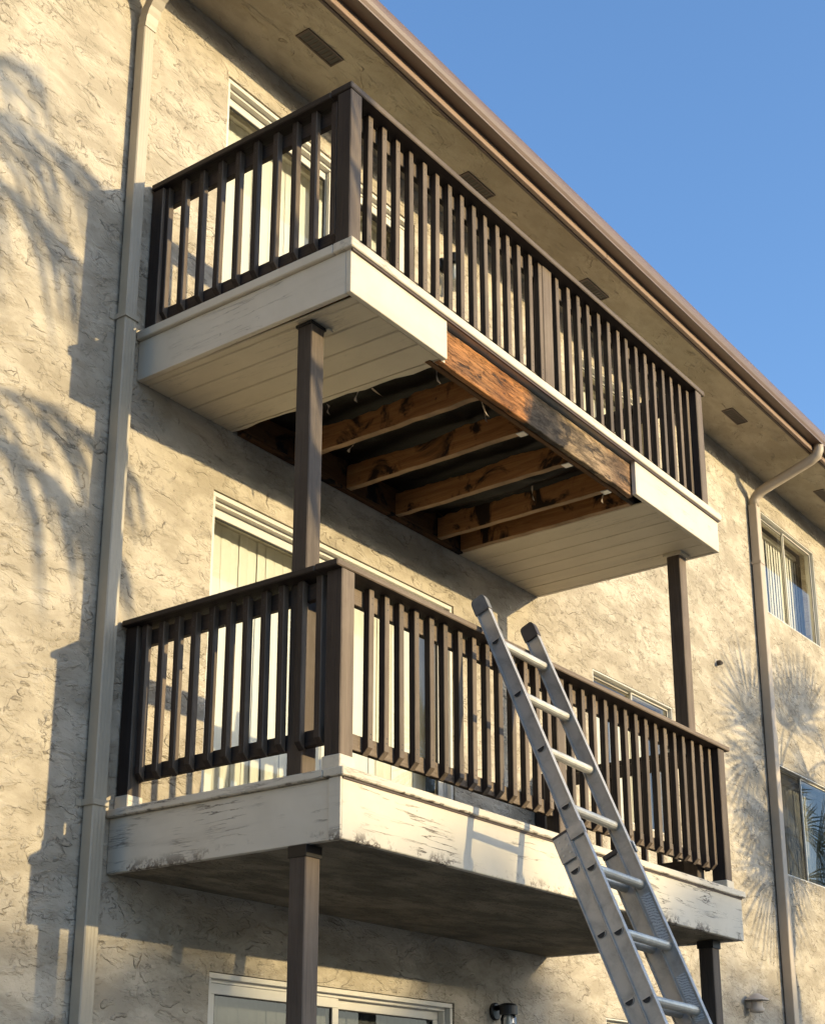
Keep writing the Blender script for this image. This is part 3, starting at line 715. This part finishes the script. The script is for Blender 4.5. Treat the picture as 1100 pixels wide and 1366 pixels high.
railing(lo, dict(zc=LC1, rb=1.291, rt=1.3227, hx=-.007, hy=-1.451, hx1=W2+.066, yb=-1.385, xb=.05, xr=W2-.03, px=.035, x_end=4.07, cy=-1.45, br0=.474, br1=.552, z0=.464, old=True,
    front=[.317+.1249*k for k in range(14)]+[2.196+.1292*k for k in range(15)], side=[-.112-.1168*k for k in range(11)],
    posts=[(.035, .13, -1.447, -1.352), (2.03, 2.12, -1.388, -1.298), (4.05, 4.14, -1.435, -1.335), (.03, .12, -.095, -.006), (W2-.13, W2-.04, -.095, -.006)]))
for (x0, x1, y0, y1) in ((.028, .137, -1.454, -1.345), (.024, .127, -.100, -.004), (4.043, 4.147, -1.442, -1.328)):
    box('post_boot', x0, x1, y0, y1, LC1+.001, LC1+.075, M['peel_x'], lo, .004)
support_post(lo, .002, .102, -1.29, -1.193, GZ+.1, -.003)
box('post_bracket', -.003, .107, -1.296, -1.188, -.055, -.001, M['bracket'], lo, .001)
support_post(lo, 3.957, 4.057, -1.35, -1.25, GZ+.1, -.003)
box('post_bracket', 3.95, 4.064, -1.357, -1.243, -.05, -.001, M['bracket'], lo, .001)
for (x, y) in ((.052, -1.24), (4.007, -1.30)): box('post_footing', x-.15, x+.15, y-.15, y+.15, GZ+.002, GZ+.12, M['ground'], lo, .01)

# ------------------------------------------------------------------ extension ladder
LP = Vector((1.1751, -1.5456, 1.2209)); LS, LW = .3415, .4686
LD = Vector((-.0484, -.4396, -1)).normalized(); LN = Vector((0, 1, -.4396)).normalized(); LXv = LN.cross(LD).normalized()
if LXv.x < 0: LXv = -LXv
lad = thing('ladder', LP + LD*4.33, 'aluminium extension ladder leaning on the lower balcony railing', 'ladder')
def lp(t, x, n): return LP + LD*t + LXv*x + LN*n
HD = .041
def rail_mesh(t0, t1, x, n0):
    bm = bmesh.new(); wb, fl = .0025, .014
    prof = [(-fl, -HD), (fl, -HD), (fl, -HD+.005), (wb, -HD+.008), (wb, HD-.008), (fl, HD-.005), (fl, HD), (-fl, HD), (-fl, HD-.005), (-wb, HD-.008), (-wb, -HD+.008), (-fl, -HD+.005)]
    add_sweep(bm, [(a, b) for a, b in prof], [lp(t0, x, n0), lp(t1, x, n0)], [(LXv, LN)]*2)
    bmesh.ops.recalc_face_normals(bm, faces=bm.faces); return bm
N2 = .084
for x in (0, LW):
    part('fly_rail', rail_mesh(-.22, 3.25, x, 0), M['alu'], lad, lp(1, x, 0))
    part('base_rail', rail_mesh(1.16, 4.30, x, N2), M['alu'], lad, lp(2.5, x, N2))
def rung_bm(t, n0):
    bm = bmesh.new(); prof = []
    for k in range(14):
        a = 2*math.pi*k/14; r = .024
        u, v = r*math.cos(a), r*math.sin(a)
        if v < -.012: v = -.012 - (v+.012)*.1                          # flat tread on the upper side
        prof.append((u, v))
    add_sweep(bm, prof, [lp(t, .003, n0), lp(t, LW-.003, n0)], [(LN, LD)]*2)
    bmesh.ops.recalc_face_normals(bm, faces=bm.faces); return bm
def plug_bm(t, x, n0, sgn):
    """D shaped swaged rung end on the outer face of a rail: raised rim and dark hole"""
    bm = bmesh.new(); def_pts = []
    for k in range(13):
        a = math.pi*k/12; def_pts.append((math.cos(a), math.sin(a)))
    ro, ri = .028, .0215; xo = x + sgn*.0026; xt = x + sgn*.0085
    A = [bm.verts.new(lp(t-.008+ro*s, xo, n0+ro*c)) for c, s in def_pts]; B = [bm.verts.new(lp(t-.008+ro*s*.93, xt, n0+ro*c*.93)) for c, s in def_pts]
    D = [bm.verts.new(lp(t-.003+ri*s, xt, n0+ri*c)) for c, s in def_pts]; E = [bm.verts.new(lp(t-.003+ri*s, xo+sgn*.0005, n0+ri*c)) for c, s in def_pts]
    n = len(A)
    for P, Q, mi in ((A, B, 0), (B, D, 0), (D, E, 1)):
        for k in range(n): f = bm.faces.new((P[k], P[(k+1) % n], Q[(k+1) % n], Q[k])); f.material_index = mi
    f = bm.faces.new(E); f.material_index = 1
    bmesh.ops.recalc_face_normals(bm, faces=bm.faces); return bm
for i in range(10):
    t = i*LS
    if t < 3.2:
        part('rung', rung_bm(t, 0), M['rung'], lad, lp(t, LW/2, 0), smooth=False)
        for x, s in ((0, -1), (LW, 1)): part('rung_end', plug_bm(t, x, 0, s), [M['alu'], M['seal']], lad, lp(t, x, 0))
for i in range(4, 13):
    t = i*LS - .030
    if 1.2 < t < 4.25:
        part('rung', rung_bm(t, N2), M['rung'], lad, lp(t, LW/2, N2))
        for x, s in ((0, -1), (LW, 1)): part('rung_end', plug_bm(t, x, N2, s), [M['alu'], M['seal']], lad, lp(t, x, N2))
for x, mk, lb in ((0, 'rubber_worn', 'worn grey rubber cap'), (LW, 'rubber', 'dark brown rubber cap')):
    bm = bmesh.new(); hw, hd = .0175, HD+.004; pr = []
    path, frm = [], []
    for t, sc in ((-.292, .55), (-.288, .80), (-.276, .94), (-.255, 1.0), (-.195, 1.0)):
        path.append(lp(t, x, 0)); frm.append((LXv*(1 if sc > .9 else .9), LN*sc))
    add_sweep(bm, [(-hw, -hd), (hw, -hd), (hw, hd), (-hw, hd)], path, frm); bmesh.ops.recalc_face_normals(bm, faces=bm.faces)
    part('end_cap', bm, M[mk], lad, lp(-.25, x, 0), label=lb)
def lbox(name, t0, t1, x0, x1, n0, n1, mat, label=None, bev=.002):
    bm = bmesh.new(); vs = add_box(bm, x0, x1, n0, n1, t0, t1, bev)
    for v_ in bm.verts: v_.co = lp(v_.co.z, v_.co.x, v_.co.y)
    bmesh.ops.recalc_face_normals(bm, faces=bm.faces)
    return part(name, bm, mat, lad, lp((t0+t1)/2, (x0+x1)/2, (n0+n1)/2), label=label)
for x, s in ((0, -1), (LW, 1)):
    a, b = sorted((x+s*.015, x+s*.019))
    gp = lbox('guide_plate', 1.15, 1.285, a, b, N2-HD-.002, N2+HD+.002, M['alu'])
    for t in (1.175, 1.21, 1.25):
        for n in (N2-.022, N2+.018):
            bm = bmesh.new(); add_tube(bm, [lp(t, x+s*.019, n), lp(t, x+s*.0225, n)], .0055, 8, up=LN); part('rivet', bm, M['plate'], gp, lp(t, x, n))
    lbox('guide_bracket', 1.135, 1.20, a, b, -HD-.006, N2-HD-.004, M['alu'])
    lbox('guide_bracket', 1.136, 1.199, min(x, x+s*.018), max(x, x+s*.018), -HD-.011, -HD-.0065, M['alu'])
    lbox('end_cap', 1.135, 1.158, x-.0165, x+.0165, N2-HD-.003, N2+HD+.003, M['rubber'])
for t0, t1 in ((1.42, 1.68), (1.86, 2.10), (2.5, 2.7)):
    lbox('warning_sticker', t0, t1, LW-.0046, LW-.0028, -.026, .026, M['sticker'], bev=0)
for x in (0, LW):
    lbox('foot', 4.295, 4.335, x-.03, x+.03, N2-.07, N2+.07, M['rubber'])

# ------------------------------------------------------------------ small things on the wall
def lathe(bm, c, prof, seg=20, ax=Z):
    a = X if ax is not X else Y; b = ax.cross(a).normalized(); a = b.cross(ax).normalized(); rings = []
    for r, h in prof: rings.append([bm.verts.new(Vector(c)+ax*h + a*r*math.cos(2*math.pi*k/seg) + b*r*math.sin(2*math.pi*k/seg)) for k in range(seg)])
    for r0, r1 in zip(rings, rings[1:]):
        for k in range(seg): bm.faces.new((r0[k], r0[(k+1) % seg], r1[(k+1) % seg], r1[k]))
    bm.faces.new(rings[0][::-1]); bm.faces.new(rings[-1]); bmesh.ops.recalc_face_normals(bm, faces=bm.faces)
def wall_lamp(x, z, label):
    t = thing('wall_lamp', (x, 0, z), label, 'lamp', 'black jar lamps on the wall')
    bm = bmesh.new(); lathe(bm, (x, -.002, z-.05), [(.058, 0), (.058, .018), (.05, .024)], ax=-Y); part('back_plate', bm, M['black_metal'], t, (x, 0, z))
    bm = bmesh.new(); add_tube(bm, [(x, -.02, z-.03), (x, -.07, z-.02), (x, -.11, z-.015)], .018, 10); part('arm', bm, M['black_metal'], t, (x, -.06, z), smooth=True)
    bm = bmesh.new(); lathe(bm, (x, -.115, z-.075), [(.060, 0), (.060, .055), (.050, .068), (.03, .074)]); part('cap', bm, M['black_metal'], t, (x, -.115, z))
    bm = bmesh.new(); lathe(bm, (x, -.115, z-.29), [(.040, 0), (.053, .012), (.053, .19), (.045, .213)]); part('glass_jar', bm, M['jar'], t, (x, -.115, z-.2), smooth=True)
    bm = bmesh.new(); lathe(bm, (x, -.115, z-.21), [(.012, 0), (.026, .02), (.030, .045), (.022, .08), (.014, .10), (.014, .13)]); part('bulb', bm, M['bulb'], t, (x, -.115, z-.2), smooth=True)
wall_lamp(3.44, -.37, 'black wall lamp with a clear glass jar beside the ground floor door')
wall_lamp(2.90, 5.02, 'black wall lamp beside the upper balcony door')
ev = thing('exhaust_vent', (7.47, 0, -.04), 'small hooded pale vent low on the wall right of the ladder', 'vent')
bm = bmesh.new(); lathe(bm, (7.47, -.09, -.15), [(.050, 0), (.062, .01), (.062, .035), (.05, .045), (.05, .11)]); part('body', bm, M['vent_white'], ev, (7.47, -.09, -.1), smooth=True)
bm = bmesh.new(); lathe(bm, (7.47, -.09, -.045), [(.105, 0), (.10, .012), (.03, .055), (.012, .06)]); part('hood', bm, M['vent_white'], ev, (7.47, -.09, 0), smooth=False)
bm = bmesh.new(); add_box(bm, 7.44, 7.50, -.06, -.003, -.11, -.05); part('bracket', bm, M['vent_white'], ev, (7.47, -.03, -.08))
ps = thing('pipe_stub', (7.29, 0, 3.03), 'small rusty pipe stub sticking out of the wall near the palm shadow', 'pipe')
bm = bmesh.new(); add_tube(bm, [(7.29, .01, 3.03), (7.29, -.035, 3.03), (7.27, -.06, 3.015)], [.028, .026, .016], 8, up=X); part('pipe', bm, M['rubber'], ps, (7.29, -.03, 3.03))
bm = bmesh.new(); lathe(bm, (7.29, -.003, 3.03), [(.045, 0), (.036, .008)], 10, -Y); part('collar', bm, M['vent_white'], ps, (7.29, 0, 3.03))

# ------------------------------------------------------------------ palms in front of the facade (their shadows fall on the wall)
def quad_strip(bm, a, b, w0, w1, side):
    v = [bm.verts.new(a - side*w0), bm.verts.new(a + side*w0), bm.verts.new(b + side*w1), bm.verts.new(b - side*w1)]; bm.faces.new(v)
def feather_frond(par, c, az, el, L, droop, name='frond'):
    bm = bmesh.new(); d = Vector((math.cos(az), math.sin(az), 0)); c = Vector(c); n = 44; pts = []
    for k in range(n+1):
        t = k/n; pts.append(c + d*(L*t*math.cos(el)) + Z*(L*t*math.sin(el) - droop*t*t))
    add_tube(bm, pts[::4], [.022*(1-.8*i/12) for i in range(12)], 5)
    sd_ = d.cross(Z)
    for k in range(4, n+1):
        t = k/n; T = (pts[k] - pts[k-1]).normalized(); l = .85*math.sin(math.pi*min(1, .22+.72*t))**.7 + .14; s = 1 if k % 2 else -1
        if random.random() < .16: continue
        l *= random.uniform(.65, 1.12)
        sp = (T*random.uniform(.35, .85) + sd_*s*.30 - Z*random.uniform(.0, .55)).normalized()
        p0 = pts[k]; p1 = p0 + sp*l*.45; p2 = p1 + (sp*.45 - Z*random.uniform(.45, 1.1)).normalized()*l*.55
        w_ = (X - sp*sp.x).normalized()
        q_ = random.uniform(.75, 1.15); quad_strip(bm, p0, p1, .015*q_, .023*q_, w_); quad_strip(bm, p1, p2, .023*q_, .003, w_)
    part(name, bm, M['leaf'], par, c)
def shadow_pt(xs_, zs_, d): return Vector((xs_ + SX*d, -d, zs_ + SZ*d))
def trunk(par, base, top, r0, r1):
    bm = bmesh.new(); n = 14; P = [Vector(base).lerp(Vector(top), k/n) + Vector((.05*math.sin(k*.5), 0, 0)) for k in range(n+1)]
    add_tube(bm, P, [r0+(r1-r0)*k/n + (.012 if k % 2 else 0) for k in range(n+1)], 12); part('trunk', bm, M['trunk'], par, base)
dd = 6.6
for (xs_, zs_, lab, fr) in ((-1.75, 3.35, 'taller feather palm before the building throwing frond shadows on the left wall',
        [(.2, .75, 1.75, .8), (-.15, .35, 1.6, .7), (.35, 1.05, 1.5, .55), (2.9, .6, 1.8, 1.0), (3.6, .4, 1.8, 1.0), (1.7, .6, 1.6, .9)]),
        (-1.45, 2.05, 'shorter feather palm before the building throwing frond shadows on the left wall',
        [(.15, .55, 1.6, .75), (-.1, .15, 1.45, .55), (2.8, .5, 1.5, .9), (3.7, .4, 1.5, .9), (1.8, .6, 1.4, .9)])):
    c = shadow_pt(xs_, zs_, dd)
    pt = thing('palm_tree', (c.x-.3, c.y, GZ), lab, 'palm tree', 'palms in front of the facade')
    trunk(pt, (c.x-.3, c.y, GZ), c, .15, .10)
    for (az, el, L, dr) in fr: feather_frond(pt, c, az, el, L, dr)
    dd -= .6
def fan_leaf(par, c, hub, d, Rr, spread=2.8, seg=28):
    bm = bmesh.new(); d = d.normalized(); c = Vector(c); b = Vector(hub)
    nrm = Vector((random.uniform(-.25, .25), 1, random.uniform(-.2, .2))).normalized()
    a = d.cross(nrm).normalized()
    m = c.lerp(b, .55) + Z*.08
    add_tube(bm, [c, c.lerp(m, .5)+Z*.03, m, m.lerp(b, .5)+Z*.02, b], [.020, .017, .014, .012, .010], 5)
    for k in range(seg):
        th = (k/(seg-1)-.5)*spread + random.uniform(-.03, .03); v = d*math.cos(th) + a*math.sin(th)
        l = Rr*(1 - .18*abs(th)/spread)*random.uniform(.92, 1.06); s = d*-math.sin(th) + a*math.cos(th)
        w1 = l*.5*math.tan(spread/(seg-1)/2)*.66; pv = Vector((s.x, s.y, s.z))
        p1 = b + v*l*.5; p2 = p1 + (v*.5 - Z*random.uniform(.02, .14))*l + nrm*random.uniform(-.05, .05)
        quad_strip(bm, b+v*.02, p1, .004, w1, pv); quad_strip(bm, p1, p2, w1, .003, pv)
    part('fan_leaf', bm, M['leaf'], par, c)
for (xs_, zs_, d3, lab, leaves) in ((8.62, 2.25, 4.7, 'fan palm throwing fan shaped shadows around the right hand downspout',
        [(8.02, 2.62, -.42, .9, .98), (9.15, 2.85, .3, .95, .95), (7.95, 2.25, -.35, -.93, .9), (8.38, 1.75, -.45, -.88, 1.0), (8.3, 1.25, -.35, -.93, 1.0), (9.1, 2.2, .7, -.7, .85), (8.75, 1.75, .1, -1, .8), (8.25, 2.45, -.8, .3, .85), (8.1, 1.8, -.3, -.95, .9), (8.8, 2.75, .1, 1, .85), (8.6, 1.5, -.1, -1, .85), (8.45, 2.3, -.5, .5, .6)]),
        (9.95, 2.6, 5.2, 'second fan palm, farther right than the first', [(9.5, 3.05, -.3, .95, .8), (9.4, 2.35, -.8, -.5, .75), (9.6, 1.8, -.5, -.85, .8), (10.5, 2.9, .7, .7, .8), (10.4, 2.1, .7, -.7, .8)]),
        (18.0, 3.1, 4.3, 'third fan palm, beyond the last right hand windows', [(17.4, 3.7, -.5, .85, 1.3), (18.5, 3.8, .5, .85, 1.3), (17.1, 3.0, -.95, .1, 1.3), (18.8, 3.0, .95, .1, 1.3), (17.4, 2.4, -.6, -.8, 1.3), (18.4, 2.4, .5, -.85, 1.3), (18.0, 4.0, 0, 1, 1.3), (17.9, 2.3, -.1, -1, 1.3), (17.6, 3.4, -.8, .5, 1.2), (18.4, 3.3, .8, .4, 1.2)])):
    c = shadow_pt(xs_, zs_, d3)
    pt = thing('palm_tree', (c.x+.05, c.y, GZ), lab, 'palm tree', 'palms in front of the facade')
    trunk(pt, (c.x+.02, c.y, GZ), c, .13, .09)
    for (hx, hz, dx, dz, rr_) in leaves:
        fan_leaf(pt, c, shadow_pt(hx, hz, d3+random.uniform(-.35, .25)), Vector((dx, 0, dz)), rr_)
